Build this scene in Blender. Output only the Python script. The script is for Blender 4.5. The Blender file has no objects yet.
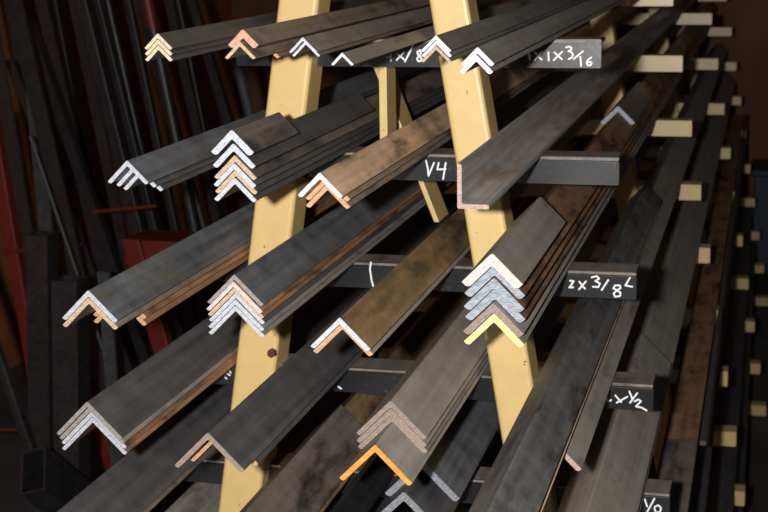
import bpy, bmesh, math, random
from mathutils import Vector, Matrix
random.seed(4)
S = bpy.context.scene
COL = S.collection
I = 0.0254
R2 = 2 ** 0.5 / 2

# ------------------------------------------------------------------ materials
def nodes(name):
    m = bpy.data.materials.new(name); m.use_nodes = True
    nt = m.node_tree
    return m, nt, nt.nodes['Principled BSDF']

def rgba(c): return (c[0], c[1], c[2], 1)

def steel(name, a, b, rust=None, rust_amt=0.0, rough=0.5, metal=0.0, streak=0.5, spec=0.35):
    """mill steel: two tones in streaks along the bar, blotches of rust"""
    m, nt, p = nodes(name)
    N, L = nt.nodes, nt.links
    tc = N.new('ShaderNodeTexCoord'); oi = N.new('ShaderNodeObjectInfo')
    off = N.new('ShaderNodeVectorMath'); off.operation = 'SCALE'; off.inputs[0].default_value = (13.1, 7.7, 5.3)
    L.new(oi.outputs['Random'], off.inputs['Scale'])
    add = N.new('ShaderNodeVectorMath'); L.new(tc.outputs['Object'], add.inputs[0]); L.new(off.outputs[0], add.inputs[1])
    mp = N.new('ShaderNodeMapping'); mp.inputs['Scale'].default_value = (95, 2.2, 95); L.new(add.outputs[0], mp.inputs[0])
    n1 = N.new('ShaderNodeTexNoise'); n1.inputs['Scale'].default_value = 1.0; n1.inputs['Detail'].default_value = 5
    L.new(mp.outputs[0], n1.inputs['Vector'])
    n2 = N.new('ShaderNodeTexNoise'); n2.inputs['Scale'].default_value = 22; n2.inputs['Detail'].default_value = 7; n2.inputs['Roughness'].default_value = 0.65
    L.new(add.outputs[0], n2.inputs['Vector'])
    mx = N.new('ShaderNodeMix'); mx.data_type = 'FLOAT'; mx.inputs[0].default_value = 1 - streak
    L.new(n1.outputs['Fac'], mx.inputs[2]); L.new(n2.outputs['Fac'], mx.inputs[3])
    cr = N.new('ShaderNodeValToRGB')
    cr.color_ramp.elements[0].position = 0.35; cr.color_ramp.elements[0].color = rgba(a)
    cr.color_ramp.elements[1].position = 0.65; cr.color_ramp.elements[1].color = rgba(b)
    L.new(mx.outputs[0], cr.inputs[0])
    out = cr.outputs[0]
    if rust:
        mp3 = N.new('ShaderNodeMapping'); mp3.inputs['Scale'].default_value = (26, 7, 26); L.new(add.outputs[0], mp3.inputs[0])
        n3 = N.new('ShaderNodeTexNoise'); n3.inputs['Scale'].default_value = 1.0; n3.inputs['Detail'].default_value = 8
        n3.inputs['Roughness'].default_value = 0.62
        L.new(mp3.outputs[0], n3.inputs['Vector'])
        r3 = N.new('ShaderNodeValToRGB')
        c = 0.72 - 0.42 * rust_amt
        r3.color_ramp.elements[0].position = max(0.0, c - 0.09); r3.color_ramp.elements[0].color = (0, 0, 0, 1)
        r3.color_ramp.elements[1].position = min(1.0, c + 0.09); r3.color_ramp.elements[1].color = (1, 1, 1, 1)
        L.new(n3.outputs['Fac'], r3.inputs[0])
        m2 = N.new('ShaderNodeMix'); m2.data_type = 'RGBA'
        L.new(r3.outputs[0], m2.inputs[0]); L.new(out, m2.inputs[6]); m2.inputs[7].default_value = rgba(rust)
        out = m2.outputs[2]
    L.new(out, p.inputs['Base Color'])
    p.inputs['Metallic'].default_value = metal
    p.inputs['Specular IOR Level'].default_value = spec
    rr = N.new('ShaderNodeMapRange'); rr.inputs[3].default_value = rough - 0.08; rr.inputs[4].default_value = rough + 0.12
    L.new(n2.outputs['Fac'], rr.inputs[0]); L.new(rr.outputs[0], p.inputs['Roughness'])
    bp = N.new('ShaderNodeBump'); bp.inputs['Strength'].default_value = 0.12; bp.inputs['Distance'].default_value = 0.001
    L.new(n2.outputs['Fac'], bp.inputs['Height']); L.new(bp.outputs[0], p.inputs['Normal'])
    return m

def cut(name, a, b, rough=0.54, metal=0.3, scale=260):
    """sawn or painted end face with fine saw marks"""
    m, nt, p = nodes(name)
    N, L = nt.nodes, nt.links
    tc = N.new('ShaderNodeTexCoord')
    mp = N.new('ShaderNodeMapping'); mp.inputs['Scale'].default_value = (1, 1, 3.5); L.new(tc.outputs['Object'], mp.inputs[0])
    n = N.new('ShaderNodeTexNoise'); n.inputs['Scale'].default_value = scale; n.inputs['Detail'].default_value = 4
    L.new(mp.outputs[0], n.inputs['Vector'])
    cr = N.new('ShaderNodeValToRGB')
    cr.color_ramp.elements[0].position = 0.36; cr.color_ramp.elements[0].color = rgba(a)
    cr.color_ramp.elements[1].position = 0.6; cr.color_ramp.elements[1].color = rgba(b)
    L.new(n.outputs['Fac'], cr.inputs[0]); L.new(cr.outputs[0], p.inputs['Base Color'])
    p.inputs['Metallic'].default_value = metal; p.inputs['Roughness'].default_value = rough
    return m

def paint(name, c, chip=None, chip_amt=0.0, rough=0.42, spec=0.5, scale=30):
    m, nt, p = nodes(name)
    N, L = nt.nodes, nt.links
    tc = N.new('ShaderNodeTexCoord')
    n = N.new('ShaderNodeTexNoise'); n.inputs['Scale'].default_value = scale; n.inputs['Detail'].default_value = 6
    L.new(tc.outputs['Object'], n.inputs['Vector'])
    cr = N.new('ShaderNodeValToRGB')
    cr.color_ramp.elements[0].position = 0.3; cr.color_ramp.elements[0].color = rgba([x * 0.9 for x in c])
    cr.color_ramp.elements[1].position = 0.7; cr.color_ramp.elements[1].color = rgba(c)
    L.new(n.outputs['Fac'], cr.inputs[0]); out = cr.outputs[0]
    if chip:
        n3 = N.new('ShaderNodeTexNoise'); n3.inputs['Scale'].default_value = 85; n3.inputs['Detail'].default_value = 3
        L.new(tc.outputs['Object'], n3.inputs['Vector'])
        r3 = N.new('ShaderNodeValToRGB'); c0 = 0.78 - chip_amt
        r3.color_ramp.elements[0].position = c0; r3.color_ramp.elements[0].color = (0, 0, 0, 1)
        r3.color_ramp.elements[1].position = c0 + 0.03; r3.color_ramp.elements[1].color = (1, 1, 1, 1)
        L.new(n3.outputs['Fac'], r3.inputs[0])
        m2 = N.new('ShaderNodeMix'); m2.data_type = 'RGBA'
        L.new(r3.outputs[0], m2.inputs[0]); L.new(out, m2.inputs[6]); m2.inputs[7].default_value = rgba(chip)
        out = m2.outputs[2]
    L.new(out, p.inputs['Base Color'])
    p.inputs['Roughness'].default_value = rough; p.inputs['Specular IOR Level'].default_value = spec
    bp = N.new('ShaderNodeBump'); bp.inputs['Strength'].default_value = 0.1; bp.inputs['Distance'].default_value = 0.001
    L.new(n.outputs['Fac'], bp.inputs['Height']); L.new(bp.outputs[0], p.inputs['Normal'])
    return m

M = {
 # bar bodies
 'gray':   steel('warm_grey_mill_steel', (0.260, 0.233, 0.206), (0.422, 0.378, 0.335), (.10, .075, .055), .08),
 'gray2':  steel('grey_mill_steel', (0.196, 0.177, 0.161), (0.345, 0.310, 0.276), (.07, .055, .045), .2),
 'dark':   steel('dark_mill_scale', (0.048, 0.048, 0.053), (0.116, 0.112, 0.112), (.075, .06, .045), .12),
 'blue':   steel('blue_black_mill_scale', (0.055, 0.060, 0.071), (0.172, 0.184, 0.202), (.13, .105, .065), .2),
 'brown':  steel('brown_oxidised_steel', (0.154, 0.114, 0.088), (0.330, 0.253, 0.198), (.055, .042, .034), .3),
 'tan':    steel('tan_rusted_steel', (0.551, 0.343, 0.208), (0.908, 0.620, 0.413), (.075, .05, .034), .28),
 'rust':   steel('rust_brown_steel', (0.235, 0.117, 0.059), (0.450, 0.235, 0.117), (.06, .04, .03), .35),
 'olive':  steel('olive_rust_steel', (.19, .115, .052), (.36, .235, .115), (.075, .052, .032), .42),
 'smudge': steel('smudged_grey_steel', (0.075, 0.075, 0.076), (0.205, 0.198, 0.191), (.032, .032, .032), .26, streak=.45),
 'dkbrown':steel('dark_brown_steel', (0.115, 0.092, 0.078), (0.241, 0.196, 0.172), (.035, .028, .024), .3),
 'black':  steel('black_steel_stock', (0.009, 0.009, 0.011), (0.026, 0.026, 0.028), (.03, .018, .012), .15, rough=.4, spec=.5),
 'lbar':   steel('streaked_grey_brown_steel', (.36, .32, .29), (.68, .63, .585), (.36, .24, .17), .32, rough=.36, streak=.7),
 'stockg': steel('dull_grey_stock', (.035, .037, .04), (.075, .08, .085), None, 0),
 'blackr': steel('black_steel_with_rust', (0.045, 0.041, 0.038), (0.108, 0.097, 0.090), (.12, .05, .025), .35),
 # toe edges
 'e_rust': steel('rusty_rolled_edge', (0.325, 0.143, 0.065), (0.546, 0.286, 0.143), None, 0, streak=.8),
 'e_gray': steel('grey_rolled_edge', (0.220, 0.209, 0.198), (0.440, 0.418, 0.396), None, 0, streak=.8),
 'e_dark': steel('dark_rolled_edge', (0.060, 0.060, 0.060), (0.150, 0.140, 0.136), None, 0, streak=.8),
 # ends
 'white':  cut('bright_sawn_steel', (.40, .43, .50), (.66, .69, .76)),
 'bgray':  cut('blue_grey_sheared_steel', (.17, .195, .23), (.36, .39, .43)),
 'galv':   cut('blue_grey_painted_end', (.19, .225, .27), (.36, .40, .45), scale=120, metal=.1),
 'cream':  cut('cream_painted_end', (.46, .39, .25), (.70, .62, .44), metal=0),
 'tanend': cut('tan_oxidised_end', (.36, .25, .15), (.60, .45, .30), metal=0),
 'pink':   cut('pinkish_oxidised_end', (.30, .20, .16), (.50, .36, .30), metal=0),
 'pinkw':  cut('pinkish_white_end', (.46, .39, .37), (.72, .63, .60), metal=.1),
 'red':    cut('pink_primer_end', (.44, .22, .15), (.62, .36, .24), metal=0),
 'rustend':cut('orange_rust_end', (.42, .20, .09), (.62, .36, .20), metal=0),
 'orange': cut('orange_painted_end', (.78, .25, .035), (.92, .36, .06), metal=0, scale=90),
 'yellow': cut('yellow_painted_end', (.62, .62, .16), (.78, .76, .40), metal=0, scale=90),
 'grayend':cut('grey_sawn_end', (.20, .18, .17), (.36, .33, .31), metal=.1),
 'brownend':cut('brown_grey_end', (.20, .15, .12), (.33, .25, .21), metal=0),
 # rack
 'yel':    paint('yellow_rack_paint', (.74, .53, .22), (.16, .09, .05), .07),
 'yelarm': paint('yellow_arm_paint', (.78, .56, .24), (.2, .12, .06), .03, rough=.36, spec=.9),
 'blackp': paint('black_arm_paint', (.012, .013, .016), (.05, .055, .065), .12, rough=.30, spec=.6, scale=120),
 'armtop': steel('worn_arm_top', (0.144, 0.120, 0.102), (0.252, 0.210, 0.180), (.08, .055, .04), .2),
 'chalk':  paint('white_chalk', (.86, .87, .90), None, 0, rough=.9, spec=.1, scale=400),
 'redp':   paint('red_rack_paint', (.16, .014, .007), (.05, .012, .01), .06, rough=.5),
 'bluep':  paint('dark_blue_paint', (.020, .045, .075), None, 0, rough=.5),
 'bolt':   paint('dark_red_bolt', (.10, .03, .02), None, 0, rough=.5),
}

def room_mat(name, a, b, c, scale, vec=(1, 1, 1), rough=.8):
    m, nt, p = nodes(name); N, L = nt.nodes, nt.links
    tc = N.new('ShaderNodeTexCoord'); mp = N.new('ShaderNodeMapping'); mp.inputs['Scale'].default_value = vec
    L.new(tc.outputs['Object'], mp.inputs[0])
    n = N.new('ShaderNodeTexNoise'); n.inputs['Scale'].default_value = scale; n.inputs['Detail'].default_value = 8
    L.new(mp.outputs[0], n.inputs['Vector'])
    cr = N.new('ShaderNodeValToRGB'); e = cr.color_ramp.elements
    e[0].position = .3; e[0].color = rgba(a); e[1].position = .55; e[1].color = rgba(b)
    x = e.new(.75); x.color = rgba(c)
    L.new(n.outputs['Fac'], cr.inputs[0]); L.new(cr.outputs[0], p.inputs['Base Color']); p.inputs['Roughness'].default_value = rough
    return m
M['wood'] = room_mat('stained_plywood', (.15, .065, .035), (.24, .11, .06), (.30, .15, .085), 3.0, (1, 1, .5))
M['woodl'] = room_mat('reddish_plywood', (.30, .085, .025), (.50, .165, .05), (.60, .23, .07), 3.0, (1, 1, .5))
M['concrete'] = room_mat('dirty_concrete', (.05, .05, .046), (.085, .083, .078), (.12, .115, .105), 2.5)

# ------------------------------------------------------------------ mesh helpers
def link(name, bm, mats, parent=None, smooth=False):
    bmesh.ops.recalc_face_normals(bm, faces=bm.faces)
    me = bpy.data.meshes.new(name); bm.to_mesh(me); bm.free()
    for m in (mats if isinstance(mats, (list, tuple)) else [mats]): me.materials.append(m)
    if smooth:
        for p in me.polygons: p.use_smooth = True
    o = bpy.data.objects.new(name, me); COL.objects.link(o)
    if parent: o.parent = parent
    return o

def tag(o, label=None, cat=None, group=None, kind=None):
    if label: o['label'] = label
    if cat: o['category'] = cat
    if group: o['group'] = group
    if kind: o['kind'] = kind
    return o

def box(bm, x0, x1, y0, y1, z0, z1, mi=0):
    vs = [bm.verts.new((x, y, z)) for x in (x0, x1) for y in (y0, y1) for z in (z0, z1)]
    for f in ((0, 1, 3, 2), (4, 6, 7, 5), (0, 4, 5, 1), (2, 3, 7, 6), (0, 2, 6, 4), (1, 5, 7, 3)):
        bm.faces.new([vs[i] for i in f]).material_index = mi
    return vs

def bevel_all(bm, w, seg=2):
    bmesh.ops.bevel(bm, geom=list(bm.edges), offset=w, segments=seg, profile=.6, affect='EDGES')

def arc(c, r, a0, a1, n=4):
    return [(c[0] + r * math.cos(a0 + (a1 - a0) * i / n), c[1] + r * math.sin(a0 + (a1 - a0) * i / n)) for i in range(n + 1)]

def angle_profile(la, lb, t):
    """L section in flange coordinates: heel at the origin, rounded toes, filleted root.  Returns points and the toe point ranges"""
    r = t * 0.55; f = t * 0.30
    H = math.pi / 2
    pts = arc((f, f), f, -2 * H, -H, 3)
    i0 = len(pts); pts += [(la, 0)] + arc((la - r, t - r), r, 0, H); i1 = len(pts) - 1
    pts += arc((t + f, t + f), f, -H, -2 * H)
    j0 = len(pts); pts += arc((t - r, lb - r), r, 0, H) + [(0, lb)]; j1 = len(pts) - 1
    return pts, [(i0, i1), (j0, j1)]

AXES = {'tent': ((R2, -R2), (-R2, -R2)), 'tray': ((1, 0), (0, 1))}

def angle_bm(la, lb, t, y0, y1, axes, edge=True, seg=1):
    pts, toes = angle_profile(la, lb, t)
    A, B = AXES[axes]
    P = [(a * A[0] + b * B[0], a * A[1] + b * B[1]) for a, b in pts]
    bm = bmesh.new(); n = len(P)
    rings = [[bm.verts.new((x, y0 + (y1 - y0) * k / seg, z)) for x, z in P] for k in range(seg + 1)]
    for k in range(seg):
        for i in range(n):
            j = (i + 1) % n
            f = bm.faces.new((rings[k][i], rings[k][j], rings[k + 1][j], rings[k + 1][i]))
            if edge and any(a <= i < b for a, b in toes): f.material_index = 1
    bm.faces.new(rings[0]); bm.faces.new(list(reversed(rings[-1])))
    return bm

def bar(name, x, z, y0, y1, leg, t, body, edge, end, label, group, axes='tent', lb=None):
    """one length of steel angle: its body, and the sawn or painted face at the near end as a part"""
    la = leg * I; lb = (lb or leg) * I; t = t * I
    o = link(name, angle_bm(la, lb, t, 0.0, y1 - y0, axes), [M[body], M[edge]])
    o.location = (x, y0, z)
    tag(o, label, 'steel angle', group)
    if end:
        e = link('cut_end', angle_bm(la - .0002, lb - .0002, t - .0002, -.0012, 0.0, axes, edge=False), [M[end[0]]], o)
        e.location = (0, 0, -.0001)
        if end[1]: e['label'] = end[1]
    return o

# ------------------------------------------------------------------ the rack
ARM_DZ, ARM_Z0 = 0.16376, 1.6973
def level(n): return ARM_Z0 - ARM_DZ * n
def tip(n): return 0.3288 + 0.02735 * n
CX = 0.0138
FRAMES = (0.0, 1.764, 3.530, 5.260)
ARM_SHIFT = (0.0, -.0095, -.003, .003)      # each frame's arms end a few millimetres off the others'
ARM_H = 0.0400
LEG_TOP = 2.12
def leg_edges(side, z):
    if side < 0: return (-.1266 + (z - 1.754) * .158, -.0668 + (z - 1.754) * .150)
    return (.0925 - (z - 1.754) * .162, .1470 - (z - 1.754) * .172)

rack = bpy.data.objects.new('storage_rack', None); COL.objects.link(rack)
tag(rack, 'yellow steel A-frame rack with rows of stub arms carrying the angle bars', 'rack')

def leg_bm(side, y):
    bm = bmesh.new()
    vs = []
    for z in (0.012, LEG_TOP):
        a, b = leg_edges(side, z)
        for yy in (y - .033, y + .037):
            vs += [bm.verts.new((a, yy, z)), bm.verts.new((b, yy, z))]
    for f in ((0, 1, 3, 2), (4, 6, 7, 5), (0, 4, 5, 1), (2, 3, 7, 6), (0, 2, 6, 4), (1, 5, 7, 3)):
        bm.faces.new([vs[i] for i in f])
    bevel_all(bm, .007, 3)
    return bm

def strokes_bm(strokes, y, w=.0025):
    bm = bmesh.new()
    q = 0
    for s in strokes:
        for (x0, z0), (x1, z1) in zip(s, s[1:]):
            dx, dz = x1 - x0, z1 - z0; L = math.hypot(dx, dz) or 1e-6
            ux, uz = dx / L, dz / L; nx, nz = -uz * w / 2, ux * w / 2
            ring = []
            for k in range(5):
                a = math.pi * k / 4
                ring.append((x1 + nx * math.cos(a) + ux * w / 2 * math.sin(a), z1 + nz * math.cos(a) + uz * w / 2 * math.sin(a)))
            for k in range(5):
                a = math.pi * k / 4
                ring.append((x0 - nx * math.cos(a) - ux * w / 2 * math.sin(a), z0 - nz * math.cos(a) - uz * w / 2 * math.sin(a)))
            q += 1
            f = [bm.verts.new((px, y - .0005 - q * .00002, pz)) for px, pz in ring]
            b = [bm.verts.new((px, y + .0002, pz)) for px, pz in ring]
            bm.faces.new(f); bm.faces.new(list(reversed(b)))
            for k in range(10):
                bm.faces.new((f[k], b[k], b[(k + 1) % 10], f[(k + 1) % 10]))
    return bm

CHALK = [(0, [(0.2288, 1.6763), (0.2294, 1.6687)]), (0, [(0.2365, 1.679), (0.2461, 1.669)]), (0, [(0.246, 1.6799), (0.2365, 1.6681)]), (0, [(0.2556, 1.6791), (0.2562, 1.6677)]), (0, [(0.2638, 1.6791), (0.2745, 1.6697)]), (0, [(0.2747, 1.68), (0.2631, 1.6683)]), (0, [(0.2801, 1.6859), (0.2838, 1.6873), (0.2879, 1.6851), (0.2866, 1.6822), (0.2834, 1.6808), (0.2874, 1.6798), (0.2899, 1.6765), (0.2889, 1.6725), (0.284, 1.67)]), (0, [(0.3037, 1.6809), (0.2911, 1.6701)]), (0, [(0.3002, 1.6734), (0.3015, 1.6604)]), (0, [(0.3154, 1.6724), (0.3111, 1.6696), (0.309, 1.6648), (0.3107, 1.6616), (0.3144, 1.6616), (0.316, 1.6643), (0.3138, 1.6664), (0.3101, 1.6653)]), (0, [(0.038, 1.6767), (0.0487, 1.6683)]), (0, [(0.0488, 1.6782), (0.0379, 1.6673)]), (0, [(0.0626, 1.6886), (0.0501, 1.665)]), (0, [(0.0242, 1.671), (0.0306, 1.671)]), (0, [(0.0292, 1.6748), (0.0295, 1.6663)]), (0, [(0.0723, 1.6816), (0.0683, 1.6788), (0.0697, 1.6741), (0.0741, 1.6712), (0.074, 1.6665), (0.0696, 1.6656), (0.0677, 1.6693), (0.0712, 1.6731), (0.0741, 1.6769), (0.0723, 1.6816)]), (1, [(0.0795, 1.523), (0.082, 1.5125), (0.083, 1.5011)]), (1, [(0.0913, 1.5202), (0.083, 1.5011)]), (1, [(0.0982, 1.5203), (0.0961, 1.5106), (0.1085, 1.5114)]), (1, [(0.1085, 1.5205), (0.1046, 1.4965)]), (2, [(0.2891, 1.3539), (0.2944, 1.3536), (0.2911, 1.3476), (0.2883, 1.344), (0.294, 1.3443)]), (2, [(0.3025, 1.353), (0.3107, 1.343)]), (2, [(0.312, 1.3539), (0.3022, 1.3417)]), (2, [(0.32, 1.3601), (0.3271, 1.3623), (0.3309, 1.3586), (0.3253, 1.3549), (0.332, 1.3518), (0.3297, 1.3463), (0.3221, 1.3465)]), (2, [(0.3437, 1.3572), (0.3345, 1.3421)]), (2, [(0.3603, 1.3501), (0.3533, 1.3498), (0.351, 1.3453), (0.3557, 1.343), (0.3615, 1.3394), (0.3606, 1.3345), (0.3536, 1.3332), (0.3516, 1.338), (0.3567, 1.3431), (0.3613, 1.3462), (0.3603, 1.3501)]), (2, [(0.3742, 1.3618), (0.3679, 1.3504), (0.3777, 1.3489)]), (2, [(-0.0054, 1.3693), (-0.0071, 1.3586), (-0.0049, 1.3424), (-0.002, 1.3314)]), (3, [(0.3431, 1.184), (0.3461, 1.1766), (0.3509, 1.179)]), (3, [(0.3565, 1.1864), (0.3653, 1.1768)]), (3, [(0.3738, 1.1854), (0.3586, 1.1754)]), (3, [(0.3765, 1.1936), (0.381, 1.1829)]), (3, [(0.3879, 1.1918), (0.3777, 1.1766)]), (3, [(0.3839, 1.179), (0.3895, 1.1824), (0.3934, 1.1801), (0.3864, 1.1716), (0.394, 1.1706), (0.4017, 1.1666)]), (3, [(-0.2434, 1.1812), (-0.2399, 1.1857), (-0.2336, 1.1818)]), (3, [(-0.2344, 1.1892), (-0.2318, 1.1862)]), (3, [(-0.2413, 1.1781), (-0.2392, 1.1761)]), (3, [(-0.0596, 1.1741), (-0.0555, 1.1712)]), (4, [(0.4018, 1.0309), (0.4056, 1.0198)]), (4, [(0.4159, 1.0329), (0.4054, 1.0104)]), (4, [(0.417, 1.0207), (0.4217, 1.0232), (0.4257, 1.0193), (0.4243, 1.0128), (0.4188, 1.0115), (0.4163, 1.0164), (0.417, 1.0207)])]
CHALK_TEXT = {  # (level, first stroke index, last) -> label
}
for fi, fy in enumerate(FRAMES):
    for side in (-1, 1):
        g = link('leg', leg_bm(side, fy), M['yel'], rack)
        if fi == 0: g['label'] = 'front yellow leg leaning to the ' + ('left' if side < 0 else 'right') + ', chipped paint'
        bm = bmesh.new(); a, b = leg_edges(side, 0)
        box(bm, a - .03, b + .03, fy - .06, fy + .065, 0, .012)
        link('foot_plate', bm, M['yel'], rack)
    bm = bmesh.new(); a = leg_edges(-1, LEG_TOP)[0] - .01; b = leg_edges(1, LEG_TOP)[1] + .01
    box(bm, a, b, fy - .04, fy + .045, LEG_TOP - .004, LEG_TOP + .012); bevel_all(bm, .003)
    link('top_cap', bm, M['yel'], rack)
    for n in range(0, 11):
        z = level(n) - (.006 if fi == 1 else 0); xr = tip(n) + ARM_SHIFT[fi]; xl = -.205 - .042 * n
        bm = bmesh.new()
        box(bm, xl, xr, fy, fy + .007, z - ARM_H, z - .0062, 0)
        box(bm, xl, xr, fy, fy + .055, z - .006, z, 1)
        bmesh.ops.bevel(bm, geom=list(bm.edges), offset=.0012, segments=2, affect='EDGES')
        mats = [M['blackp'], M['armtop']] if fi == 0 else [M['yelarm'], M['yelarm']]
        arm = link('arm', bm, mats, rack)
        arm['label'] = 'front arm painted black with a worn top' if fi == 0 else 'yellow painted arm of a rear frame'
        if fi == 0:
            sets = [[s for l, s in CHALK if l == n and s[0][0] >= .2], [s for l, s in CHALK if l == n and s[0][0] < .2]]
            for ss in sets:
                if ss:
                    c = link('chalk_marking', strokes_bm(ss, fy), M['chalk'], arm)
                    c['label'] = {(0, 0): 'chalk size mark 1x1x3/16', (0, 1): 'chalk size mark x1/8', (1, 1): 'chalk size mark 1/4', (2, 0): 'chalk size mark 2x3/8',
                                  (2, 1): 'single chalk stroke', (3, 0): 'chalk size mark 2x1/2', (3, 1): 'scraps of chalk writing', (4, 0): 'chalk mark 1/0'}[(n, sets.index(ss))]
# centre strut and leaning inner brace just behind the front frame
bm = bmesh.new()
box(bm, -.004, .008, .058, .115, level(1) - .002, level(0) - .006); bevel_all(bm, .0015)
link('strut', bm, M['yel'], rack)
bm = bmesh.new()
def brace_x(z): return -.0485 + (1.6371 - z) * .389
vs = []
for z in (level(2) + .023, level(0) - .01):
    for yy in (.20, .275):
        vs += [bm.verts.new((brace_x(z), yy, z)), bm.verts.new((brace_x(z) + .0085, yy, z))]
for f in ((0, 1, 3, 2), (4, 6, 7, 5), (0, 4, 5, 1), (2, 3, 7, 6), (0, 2, 6, 4), (1, 5, 7, 3)): bm.faces.new([vs[i] for i in f])
bevel_all(bm, .0015)
link('brace', bm, M['yel'], rack)
for side in (-1, 1):                                     # the ties that hold the frames together, low down
    bm = bmesh.new(); c = sum(leg_edges(side, .10)) / 2
    box(bm, c - .02, c + .02, 0, FRAMES[-1], .08, .12); bevel_all(bm, .004)
    link('tie_beam', bm, M['yel'], rack)
bm = bmesh.new()                                         # bolt on the left front leg
bmesh.ops.create_cone(bm, cap_ends=True, segments=6, radius1=.0075, radius2=.0065, depth=.008, matrix=Matrix.Translation((-.152, -.037, 1.232)) @ Matrix.Rotation(math.pi / 2, 4, 'X'))
link('bolt', bm, M['bolt'], rack)

# ------------------------------------------------------------------ the angle bars
def stack(x, y, n, leg, items, group):
    """items bottom to top: (thickness, recess, x shift, far y, body, edge, end, label [, z shift])"""
    z = level(n) + (leg + .68 * items[0][0]) * I * R2 + .0004
    zs = []
    for k, it in enumerate(items):
        t, rec, sx, y1, body, edge, end, label = it[:8]
        if k: z += t * I / R2 + .0009
        bar('angle_bar', x + sx, z + (it[8] if len(it) > 8 else 0), y + rec, y1, leg, t, body, edge, end, label, group)
        zs.append(z + (it[8] if len(it) > 8 else 0))
    return zs

E = lambda m, l=None: (m, l)
wh, cr_, tn, ru = ('white', 'bright sawn end'), ('cream', 'cream end'), ('tanend', 'tan end'), ('rustend', 'orange rusty end')
# level 0 (one inch angles)
stack(-.1647, -.385, 0, 1.0, [
 (.17, 0, 0, 5.81, 'dark', 'e_dark', cr_, 'lowest of three cream-ended dark angles at the upper left'),
 (.17, 0, 0, 5.90, 'dark', 'e_dark', cr_, 'middle of three cream-ended dark angles at the upper left'),
 (.17, 0, 0, 5.76, 'dark', 'e_dark', cr_, 'topmost of three cream-ended dark angles at the upper left')], 'cream ended angles at the upper left')
stack(-.046, -.425, 0, 1.05, [
 (.16, .09, 0, 5.81, 'brown', 'e_rust', ru, 'lowest set-back angle under the brown pair at the upper left leg'),
 (.16, 0, 0, 5.90, 'brown', 'e_rust', tn, 'tan-ended brown angle just below the pink-ended one'),
 (.30, .012, 0, 5.76, 'brown', 'e_dark', E('red', 'pinkish end'), 'pink-ended brown angle over the left yellow leg', .002)], 'brown angles over the left leg')
stack(-.0018, -.3194, 0, 1.0, [
 (.125, .012, 0, 5.90, 'brown', 'e_dark', wh, 'angle tucked directly under the white chevron end'),
 (.125, 0, 0, 5.76, 'gray2', 'e_dark', wh, 'grey angle with bright white chevron end right of the left leg')], 'grey angles right of the left leg')
stack(.0775, -.424, 0, .75, [
 (.125, 0, 0, 5.81, 'gray2', 'e_dark', wh, 'small angle set close right of the white chevron end')], 'grey angles right of the left leg')
stack(.1775, -.376, 0, 1.0, [
 (.14, 0, 0, 5.81, 'gray2', 'e_gray', E('pink', 'pinkish end'), 'pinkish-ended lowest angle of the stack over the right leg'),
 (.14, .003, 0, 5.90, 'gray2', 'e_gray', wh, 'second white-ended angle of the stack over the right leg'),
 (.14, 0, 0, 5.76, 'gray2', 'e_gray', wh, 'topmost white-ended grey angle over the right leg')], 'angles over the right leg')
stack(.2505, -.511, 0, 1.0, [
 (.19, 0, 0, 5.81, 'gray', 'e_gray', wh, 'lower white-ended angle left of the 1x1x3/16 mark'),
 (.19, .008, 0, 5.90, 'gray', 'e_gray', wh, 'upper white-ended grey angle left of the 1x1x3/16 mark')], 'angles left of the 1x1x3/16 mark')
# level 1 (inch and a half)
stack(-.2025, -.3646, 1, 1.5, [
 (.2, 0, 0, 5.86, 'dark', 'e_dark', wh, 'lowest set-back angle of the fanned dark bundle at left'),
 (.2, -.02, 0, 5.95, 'dark', 'e_dark', wh, 'middle angle of the fanned dark bundle at left'),
 (.2, -.045, 0, 5.80, 'blue', 'e_dark', E('white', 'thin bright end'), 'top angle of the fanned dark bundle at left')], 'fanned dark angles at left')
g7 = 'tall chevron stack over the left leg'
stack(-.0603, -.420, 1, 1.5, [
 (.22, 0, 0, 5.86, 'dark', 'e_dark', wh, 'bottom white-ended angle of the tall chevron stack over the left leg'),
 (.22, .004, 0, 5.95, 'dark', 'e_dark', tn, 'second from bottom, tan-ended, in the tall chevron stack over the left leg'),
 (.22, 0, 0, 5.80, 'dark', 'e_dark', wh, 'third from bottom, white-ended, in the tall chevron stack over the left leg'),
 (.22, .003, 0, 5.90, 'dkbrown', 'e_dark', tn, 'tan-ended long angle under the two offcuts of the tall chevron stack'),
 (.26, 0, 0, .146, 'dark', 'e_dark', wh, 'longer offcut, second from top of the tall chevron stack', .0045),
 (.32, -.004, 0, -.246, 'dkbrown', 'e_dark', wh, 'short brownish offcut on top of the tall chevron stack', .009)], g7)
stack(.0621, -.4437, 1, 1.5, [
 (.22, 0, 0, 5.86, 'brown', 'e_gray', ru, 'lowest orange-ended angle under the tan bar left of the 1/4 mark'),
 (.22, 0, 0, 5.95, 'brown', 'e_rust', ru, 'middle orange-ended angle under the tan bar left of the 1/4 mark'),
 (.22, -.03, 0, 5.80, 'tan', 'e_rust', E('white', 'bluish white end'), 'tan rusted angle with white end left of the 1/4 mark')], 'angles left of the 1/4 mark')
o = bar('angle_bar', .2107, level(1) + .0004, -.4205, 5.6, 1.45, .2, 'lbar', 'e_gray', E('pink', 'pinkish end'),
        'grey-brown angle lying as an open L across the right leg', 'angles over the right leg', axes='tray', lb=2.05)
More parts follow.
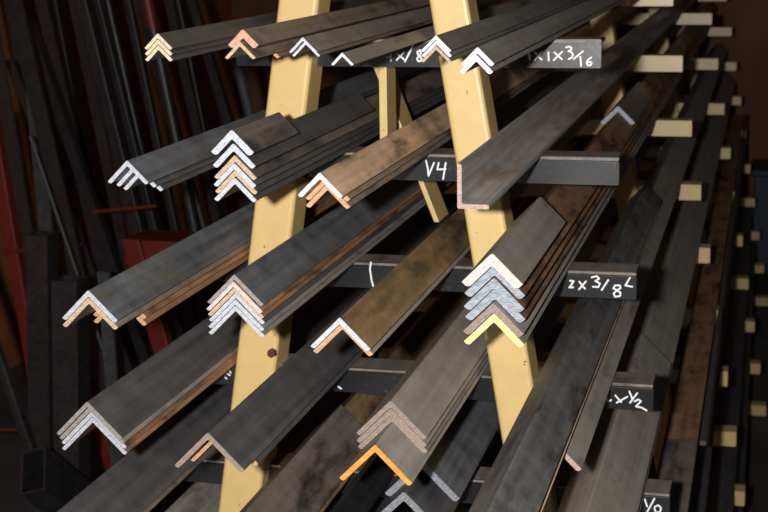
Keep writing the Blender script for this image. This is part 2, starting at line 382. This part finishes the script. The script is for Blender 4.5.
# level 2 (two inch)
stack(-.2242, -.4076, 2, 2.0, [
 (.22, 0, 0, 5.81, 'rust', 'e_rust', ru, 'lowest rusty set-back angle under the blue-black bar at left'),
 (.22, 0, 0, 5.90, 'rust', 'e_rust', ru, 'second rusty set-back angle under the blue-black bar at left'),
 (.22, -.085, 0, 5.76, 'brown', 'e_dark', tn, 'tan-edged angle right under the blue-black top bar at left'),
 (.22, -.085, 0, 5.86, 'blue', 'e_dark', E('white', 'thin bright end'), 'blue-black angle with a beige stain topping the left middle bundle')], 'left middle bundle')
g13 = 'six chevron angles at the middle of the left leg'
stack(-.0616, -.4304, 2, 2.0, [
 (.19, 0, 0, 5.81, 'gray2', 'e_gray', wh, 'bottom white-ended of the six angles crossing mid left leg'),
 (.19, 0, 0, 5.90, 'gray2', 'e_gray', wh, 'second from bottom of the six angles crossing mid left leg'),
 (.19, .003, 0, 5.76, 'dark', 'e_gray', wh, 'third from bottom of the six angles crossing mid left leg'),
 (.19, 0, 0, 5.86, 'rust', 'e_rust', E('tanend', 'rusty tan end'), 'rusty tan-ended one of the six angles crossing mid left leg'),
 (.19, -.004, 0, 5.95, 'rust', 'e_rust', E('pinkw', 'cream end'), 'second from top of the six angles crossing mid left leg'),
 (.19, 0, 0, 5.81, 'blue', 'e_rust', E('grayend', 'greyish cream end'), 'dark top one of the six angles crossing mid left leg')], g13)
stack(.0883, -.4858, 2, 2.0, [
 (.22, 0, 0, 5.81, 'gray', 'e_gray', ru, 'orange-edged angle under the mottled olive rust bar'),
 (.22, -.010, 0, 5.90, 'olive', 'e_dark', wh, 'mottled olive rust angle with white end between the two legs')], 'olive rust pair between the legs')
g15 = 'thick stack over the right leg'
zs15 = stack(.2525, -.415, 2, 2.0, [
 (.3, 0, 0, 5.81, 'gray', 'e_gray', E('yellow', 'yellow painted end'), 'yellow-ended bottom angle of the thick stack on the right leg'),
 (.33, -.004, 0, 5.90, 'gray', 'e_gray', E('brownend', 'pinkish brown end'), 'pinkish brown-ended angle above the yellow end', .0008),
 (.36, .008, 0, 5.76, 'rust', 'e_gray', E('galv', 'blue-grey end'), 'lowest of three blue-grey ended angles in the thick stack', .0016),
 (.36, 0, 0, 5.86, 'rust', 'e_rust', E('galv', 'blue-grey end'), 'middle of three blue-grey ended angles in the thick stack', .0024),
 (.36, .005, 0, 5.95, 'rust', 'e_rust', E('galv', 'blue-grey end'), 'uppermost of three blue-grey ended angles in the thick stack', .0032),
 (.42, -.012, 0, -.048, 'gray', 'e_gray', E('pinkw', 'thick pinkish white end'), 'short grey offcut with pinkish white end atop the thick stack', .0045)], g15)
bar('angle_bar', .2525, zs15[4] + .36 * I / R2 + .0015, 1.07, 1.578, 2.0, .36, 'dkbrown', 'e_dark', E('bgray', 'blue-grey end'),
    'short brown offcut with blue-grey end far back above the thick stack', g15)
# level 3 (two and a half inch)
stack(-.259, -.430, 3, 2.5, [
 (.2, 0, 0, 5.86, 'rust', 'e_rust', wh, 'bottom bright-ended angle of the lower left bundle'),
 (.2, 0, 0, 5.95, 'rust', 'e_rust', wh, 'second bright-ended angle of the lower left bundle'),
 (.2, -.005, 0, 5.80, 'gray2', 'e_gray', E('grayend', 'grey end'), 'grey-ended angle under the top of the lower left bundle'),
 (.2, -.012, 0, 5.90, 'dark', 'e_gray', E('grayend', 'grey end'), 'dark grey top angle of the lower left bundle')], 'lower left bundle')
stack(-.0825, -.4357, 3, 2.5, [
 (.25, 0, 0, 5.86, 'dark', 'e_dark', ru, 'orange-ended set-back angle under the dark bar at the lower left leg'),
 (.25, -.05, 0, 5.95, 'dark', 'e_dark', E('brownend', 'grey-brown end'), 'dark angle with grey-brown end crossing the lower left leg')], 'dark pair across the lower left leg')
g21 = 'grey angles with the orange end'
stack(.1180, -.461, 3, 2.5, [
 (.25, 0, 0, 5.86, 'gray', 'e_gray', E('orange', 'orange painted end'), 'grey angle with bright orange painted end at bottom centre'),
 (.25, .085, 0, 5.95, 'gray2', 'e_gray', E('brownend', 'brownish end'), 'lowest of three brown-ended angles lying on the orange-ended one'),
 (.25, .080, 0, 5.80, 'gray', 'e_gray', E('brownend', 'brownish end'), 'middle of three brown-ended angles on the orange-ended one'),
 (.25, .080, 0, 5.90, 'gray', 'e_gray', E('brownend', 'brownish end'), 'topmost of three brown-ended angles on the orange-ended one')], g21)
gr = 'long bars down the right side'
z3 = level(3) + (2.5 + .17) * I * R2 + .0004
bar('angle_bar', .3075, z3, -.373, 5.86, 2.5, .25, 'gray', 'e_gray', E('pink', 'pinkish end'), 'grey angle with pinkish rounded end beside the 2x1/2 mark', gr)
bar('angle_bar', .2990, z3 + .0190, -.78, 1.20, 2.0, .25, 'tan', 'e_rust', None, 'copper-brown rusty angle showing as a thin strip under the smudged offcut', gr)
bar('angle_bar', .2994, z3 + .0302, -.80, 1.26, 2.0, .25, 'smudge', 'e_rust', None, 'smudged grey offcut with copper edge right of the right leg', gr)
# level 4 (three inch)
z4a, z4b = (level(4) + (3 + .68 * q) * I * R2 + .0004 for q in (.375, .25))
bar('angle_bar', .0929, z4a, -.2169, 5.90, 3.0, .375, 'dark', 'e_gray', E('bgray', 'pale blue-grey end'), 'lower pale-ended dark angle at the bottom edge', 'pale ended angles at the bottom')
bar('angle_bar', .1052, z4a + .0265, -.160, 5.80, 3.0, .375, 'blue', 'e_gray', E('bgray', 'pale blue-grey end'), 'upper pale-ended dark angle beneath the orange end', 'pale ended angles at the bottom')
bar('angle_bar', -.3313, z4b, -.52, 5.90, 3.0, .25, 'dkbrown', 'e_rust', None, 'brown angle under the wide dark bar in the bottom left corner', 'bottom left pair')
bar('angle_bar', -.3313, z4b + .0101, -.56, 5.76, 3.0, .25, 'dark', 'e_dark', None, 'wide dark angle running into the bottom left corner', 'bottom left pair')
bar('angle_bar', -.0882, z4b, -.50, 5.90, 3.0, .25, 'olive', 'e_rust', None, 'olive rust angle under the brown offcut at bottom centre', 'bottom centre pair')
bar('angle_bar', -.0882, z4b + .0101, -.55, .109, 3.0, .25, 'dkbrown', 'e_dark', None, 'brown offcut whose far end shows at bottom centre', 'bottom centre pair')
bar('angle_bar', .0010, level(4) + (1.5 + .13) * I * R2 + .0004, -.45, 5.80, 1.5, .19, 'black', 'e_dark', None, 'narrow blackish angle under the orange end', 'bottom centre pair')
bar('angle_bar', .348, z4a, -.52, 5.86, 3.0, .375, 'gray', 'e_gray', None, 'long wide grey angle under the seamed offcut at lower right', gr)
bar('angle_bar', .348, z4a + .0146, -.55, .605, 3.0, .375, 'gray', 'e_gray', None, 'wide grey offcut passing under the 2x1/2 arm at lower right', gr)
# level 5
z5 = level(5) + (3 + .255) * I * R2 + .0004
def flat(x0, x1, y0, y1, z0, z1, m, label):
    bm = bmesh.new(); box(bm, 0, x1 - x0, 0, y1 - y0, 0, z1 - z0)
    bmesh.ops.bevel(bm, geom=list(bm.edges), offset=.0012, segments=2, affect='EDGES')
    o = link('flat_bar', bm, M[m]); o.location = (x0, y0, z0)
    return tag(o, label, 'flat bar', gr)
zf = level(5) + .0004
flat(.391, .450, -.30, 5.80, zf, zf + .0095, 'rust', 'rust brown flat bar right of the wide grey angles')
flat(.389, .4515, -.36, .660, zf + .0100, zf + .0195, 'dkbrown', 'dark grey flat offcut lying on the rust brown flat bar')
flat(.4545, .4660, .685, 5.85, zf, zf + .0095, 'dark', 'narrow dark flat bar along the right of the rust brown one')
bar('angle_bar', -.0635, z5, -.30, 5.80, 3.0, .375, 'dkbrown', 'e_gray', None, 'brown angle low behind the bottom centre bars', 'bars on the lowest visible arms')
bar('angle_bar', -.364, z5, -.30, 5.80, 3.0, .375, 'gray2', 'e_gray', None, 'grey angle low beneath the bottom left corner bars', 'bars on the lowest visible arms')
# levels 6 to 9, the dark bars going down on the right
for n, xt_, body, lab in ((6, .470, 'dark', 'dark angle one row below the rust brown flat bar on the right'), (7, .456, 'blackr', 'dark rust-flecked angle two rows below the rust brown flat bar on the right'),
                         (8, .515, 'dark', 'dark angle third row below the rust brown flat bar on the right'), (9, .538, 'dark', 'lowest dark angle at the right edge')):
    lg = 2.4 if n == 7 else 3.0
    bar('angle_bar', xt_ - (lg + .2) * I * R2, level(n) + (lg + .255) * I * R2 + .0004, -.2 + .1 * n % .3, 5.85, lg, .375, body, 'e_dark', None, lab, gr)

# ------------------------------------------------------------------ upright stock leaning at the left
def lean_pts(x0, slope, z0, z1, y): return Vector((x0 + slope * z0, y, z0)), Vector((x0 + slope * z1, y, z1))

def prism(name, x0, slope, y, ztop, sect, mat, parent=None, z0=0.0, smooth=False, hollow=None):
    """an upright length of stock with a constant section sheared along its lean; sect = list of (dx, dy)"""
    bm = bmesh.new()
    def ring(z, s): return [bm.verts.new((x0 + slope * z + dx, y + dy, z)) for dx, dy in s]
    a, b = ring(z0, sect), ring(ztop, sect); n = len(sect)
    for i in range(n): bm.faces.new((a[i], a[(i + 1) % n], b[(i + 1) % n], b[i]))
    bm.faces.new(a)
    if hollow:
        t = hollow
        inn = [(dx - math.copysign(t, dx), dy - math.copysign(t, dy)) for dx, dy in sect]
        c = ring(ztop, inn); d = ring(max(z0 + .02, ztop - .4), inn)
        for i in range(n):
            j = (i + 1) % n
            bm.faces.new((b[i], b[j], c[j], c[i])); bm.faces.new((c[i], c[j], d[j], d[i]))
        bm.faces.new(d)
    else: bm.faces.new(list(reversed(b)))
    return link(name, bm, mat, parent, smooth)

def rect(w, d): return [(-w / 2, -d / 2), (w / 2, -d / 2), (w / 2, d / 2), (-w / 2, d / 2)]
def rrect(w, d, r=.006):
    p = []
    for cx, cy, a in ((w / 2 - r, -d / 2 + r, -90), (w / 2 - r, d / 2 - r, 0), (-w / 2 + r, d / 2 - r, 90), (-w / 2 + r, -d / 2 + r, 180)):
        p += [(cx + r * math.cos(math.radians(a + k * 30)), cy + r * math.sin(math.radians(a + k * 30))) for k in range(4)]
    return p
def circ(r, n=20): return [(r * math.cos(2 * math.pi * k / n), r * math.sin(2 * math.pi * k / n)) for k in range(n)]
def ell(w, t): return [(-w / 2, -w / 2), (w / 2, -w / 2), (w / 2, w / 2), (w / 2 - t, w / 2), (w / 2 - t, -w / 2 + t), (-w / 2, -w / 2 + t)]

gl = 'upright bar stock leaning at the left'
UP = [  # name, x at floor, slope, y, top, section, material, label
 ('flat_bar', -1.080, -.182, 1.57, 2.35, rect(.046, .012), 'black', 'dark flat bar with bright edge leaning third from the left edge'),
 ('flat_bar', -1.235, -.113, 1.50, 2.30, rect(.036, .012), 'black', 'dark flat bar with pale edge nearest the left edge'),
 ('square_tube', -1.053, -.205, 2.00, 2.45, rrect(.040, .04), 'black', 'dark square tube with pale edge leaning in the upper left'),
 ('square_tube', -1.089, -.213, 2.20, 2.40, rrect(.030, .03), 'black', 'slimmer dark tube right behind the pale-edged square tube'),
 ('steel_rod', -1.149, -.187, 2.31, 2.40, circ(.012), 'black', 'dark rod right of the slimmer leaning tube'),
 ('square_tube', -1.171, -.170, 2.45, 2.45, rrect(.028, .03), 'black', 'dark tube leaning left of the red-topped pipe'),
 ('angle_post', -.842, -.278, 2.62, 2.40, ell(.03, .005), 'black', 'dark leaning angle left of the glossy pipe'),
 ('steel_pipe', -.675, -.219, 2.20, 1.57, circ(.0165), 'stockg', 'glossy grey pipe leaning just left of the left yellow leg'),
 ('steel_rod', -.590, -.235, 2.05, 1.32, circ(.005), 'stockg', 'thin pale rod below the tall chevron stack'),
 ('steel_rod', -.8735, -.30, 1.40, 1.345, circ(.005), 'stockg', 'longer thin rod with pale tip among the upright stock'),
 ('steel_rod', -.899, -.30, 1.45, 1.300, circ(.005), 'stockg', 'shorter thin rod beside the longer pale-tipped rod'),
 ('flat_bar', -1.413, -.031, 1.78, 1.42, rect(.041, .012), 'stockg', 'greyish flat bar standing behind the open square tubes'),
 ('flat_bar', -1.028, -.353, 1.84, 1.50, rect(.026, .010), 'black', 'steeply leaning narrow dark flat bar above the lower tube'),
 ('angle_post', -1.026, -.315, 1.92, 1.60, ell(.032, .005), 'black', 'steeply leaning dark angle left of the red post'),
 ('flat_bar', -1.205, -.156, 2.09, 1.70, rect(.034, .012), 'black', 'dark flat bar behind the horizontal red rod'),
 ('angle_post', -1.197, -.158, 2.25, 1.70, ell(.029, .005), 'black', 'dark angle at the right end of the horizontal red rod'),
 ('square_tube', -.935, -.288, 1.00, 1.20, rrect(.024, .024), 'black', 'small dark tube leaning at the lower left edge'),
 ('flat_bar', -1.029, -.017, 1.30, 1.02, rect(.032, .012), 'stockg', 'bluish flat bar upright under the left middle bundle'),
 ('steel_rod', -.852, -.250, 2.12, 1.30, circ(.008), 'stockg', 'short grey rod upright above the red crossbeam'),
 ('angle_post', -1.019, -.218, 2.40, 2.30, ell(.033, .006), 'black', 'dark angle leaning right behind the red-topped pipe'),
 ('flat_bar', -1.121, -.185, 2.73, 2.35, rect(.032, .012), 'black', 'dark flat bar far back between two dark angles'),
 ('square_tube', -1.525, -.134, 2.52, 2.30, rrect(.037, .037), 'black', 'dark tube far back beside the bare reddish wall'),
 ('square_tube', -1.201, -.168, 2.92, 2.30, rrect(.037, .037), 'black', 'rearmost dark tube above the fanned dark bundle'),
 ('flat_bar', -1.282, -.181, 2.11, 2.40, rect(.039, .012), 'black', 'wide dark flat bar second behind the bright-edged flat'),
 ('square_tube', -1.458, -.177, 2.21, 2.40, rrect(.036, .036), 'black', 'dark tube leaning in the top left corner'),
]
for name, x0, sl, y, zt, sec, mt, lab in UP:
    o = prism(name, x0, sl, y, zt, sec, M[mt])
    tag(o, lab, {'flat_bar': 'flat bar', 'square_tube': 'square tube', 'steel_rod': 'rod', 'steel_pipe': 'pipe', 'angle_post': 'steel angle'}[name], gl)
p_ = prism('steel_pipe', -.873, -.171, 1.92, 1.585, circ(.016), M['black']); tag(p_, 'dark pipe with red top end leaning at the upper left', 'pipe', gl)
e_ = prism('painted_end', -.873, -.171, 1.92, 2.30, circ(.0165), M['redp'], p_, z0=1.585); e_['label'] = 'red painted upper end'
t1 = prism('square_tube', -1.173, .057, 1.10, 1.156, rect(.056, .056), M['black'], hollow=.004); tag(t1, 'taller open square tube standing among the left stock', 'square tube', gl)
t2 = prism('square_tube', -1.007, .051, .92, 1.094, rect(.062, .062), M['black'], hollow=.004); tag(t2, 'shorter open square tube under the left middle bundle', 'square tube', gl)
t3 = prism('square_tube', -.975, .03, .72, .690, rect(.046, .05), M['black'], hollow=.004); tag(t3, 'low open tube beside the tilted rectangular tube', 'square tube', gl)
# rectangular tube leaning with its open mouth towards us
def tilted_tube():
    w, h, t = .058, .100, .0055
    top = Vector((-.903, .60, .757)); foot = Vector((-.80, 1.42, .035))
    ax = (foot - top).normalized(); rt = ax.cross(Vector((0, 0, 1))).normalized(); up = rt.cross(ax).normalized()
    q = Matrix.Rotation(math.radians(-20), 3, ax); rt = q @ rt; up = q @ up
    bm = bmesh.new()
    def ring(p, a, b): return [bm.verts.new(p + rt * sx * a + up * sz * b) for sx, sz in ((-.5, -.5), (.5, -.5), (.5, .5), (-.5, .5))]
    o1, o2 = ring(top, w, h), ring(foot, w, h); i1, i2 = ring(top, w - 2 * t, h - 2 * t), ring(top.lerp(foot, .6), w - 2 * t, h - 2 * t)
    for i in range(4):
        j = (i + 1) % 4
        bm.faces.new((o1[i], o1[j], o2[j], o2[i])); bm.faces.new((o1[i], o1[j], i1[j], i1[i])); bm.faces.new((i1[i], i1[j], i2[j], i2[i]))
    bm.faces.new(o2); bm.faces.new(i2)
    return link('rectangular_tube', bm, M['black'])
tag(tilted_tube(), 'open-mouthed dark rectangular tube tilted forward in the lower left corner', 'rectangular tube', gl)

# the red stock rack behind it
rr = bpy.data.objects.new('stock_rack', None); COL.objects.link(rr); rr.location = (0, 0, 0)
tag(rr, 'red painted upright stock rack with horizontal divider rods at far left', 'rack')
for x0, sl, zt, w in ((-1.379, -.108, 1.38, .038), (-.872, -.246, 1.03, .055), (-1.131, -.254, .62, .038)):
    prism('post', x0, sl, 1.66, zt, rrect(w, .04), M['redp'], rr)
def rod(xa, za, xb, zb, y, r):
    bm = bmesh.new(); a = Vector((xa, y, za)); b = Vector((xb, y, zb)); d = b - a
    bmesh.ops.create_cone(bm, cap_ends=True, segments=12, radius1=r, radius2=r, depth=d.length, matrix=Matrix.Translation((a + b) / 2) @ d.to_track_quat('Z', 'Y').to_matrix().to_4x4())
    return link('divider_rod', bm, M['redp'], rr)
rod(-1.505, .982, -1.263, 1.012, 1.632, .0055)
rod(-1.222, 1.106, -1.036, 1.128, 1.63, .005)
rod(-1.60, .452, -1.32, .470, 1.632, .005)
bm = bmesh.new(); box(bm, -1.150, -.948, 1.655, 1.80, .952, 1.025); bevel_all(bm, .004); link('crossbeam', bm, M['redp'], rr)
bm = bmesh.new(); box(bm, -1.62, -.80, 1.62, 1.70, .0, .05); bevel_all(bm, .004); link('base_beam', bm, M['redp'], rr)

# low dark blue bin at the far right
bn = bpy.data.objects.new('storage_bin', None); COL.objects.link(bn); bn.location = (.82, 6.25, 0)
tag(bn, 'dark blue bin standing by the far wall at the right edge', 'bin')
bm = bmesh.new(); box(bm, -.31, .31, -.2, .2, 0, .53); bevel_all(bm, .012); link('bin_body', bm, M['bluep'], bn)
bm = bmesh.new(); box(bm, -.325, .325, -.215, .215, .53, .565); bevel_all(bm, .01); link('lid', bm, M['bluep'], bn)

# ------------------------------------------------------------------ the setting
def struct(name, x0, x1, y0, y1, z0, z1, m):
    bm = bmesh.new(); box(bm, x0, x1, y0, y1, z0, z1)
    return tag(link(name, bm, M[m]), kind='structure')
struct('floor', -3.0, 3.0, -3.5, 6.7, -.1, 0, 'concrete')
struct('wall_back', -3.0, 3.0, 6.6, 6.7, 0, 3.2, 'wood')
struct('wall_left', -2.7, -2.6, -3.5, 6.6, 0, 3.2, 'woodl')

# ------------------------------------------------------------------ light: the camera's flash in a dark shop
R_ = Matrix(((0.96952, 0.2445, -0.01566), (-0.03719, 0.21006, 0.97698), (-0.24216, 0.94662, -0.21275)))
right, up, fwd = (Vector(R_[i]) for i in range(3))
eye = Vector((.55, -2.093, 1.85))
fl = bpy.data.lights.new('flash', 'POINT'); fl.energy = 235; fl.shadow_soft_size = .022; fl.color = (1, .97, .93)
fo = bpy.data.objects.new('flash', fl); COL.objects.link(fo); fo.location = eye - right * .13 + up * .02 - fwd * .05
w = bpy.data.worlds.new('dim_shop'); S.world = w; w.use_nodes = True
w.node_tree.nodes['Background'].inputs[0].default_value = (.85, .9, 1, 1); w.node_tree.nodes['Background'].inputs[1].default_value = .012

# ------------------------------------------------------------------ camera
cam = bpy.data.cameras.new('camera'); co = bpy.data.objects.new('camera', cam); COL.objects.link(co)
m3 = Matrix((right, up, -fwd)).transposed()
co.matrix_world = Matrix.Translation(eye) @ m3.to_4x4()
cam.sensor_width = 36; cam.lens = 1500 / 768 * 36
cam.clip_start = .05
cam.dof.use_dof = True; cam.dof.focus_distance = 1.78; cam.dof.aperture_fstop = 14
S.camera = co
S.view_settings.view_transform = 'Standard'; S.view_settings.look = 'None'; S.view_settings.gamma = 1; S.view_settings.exposure = 0
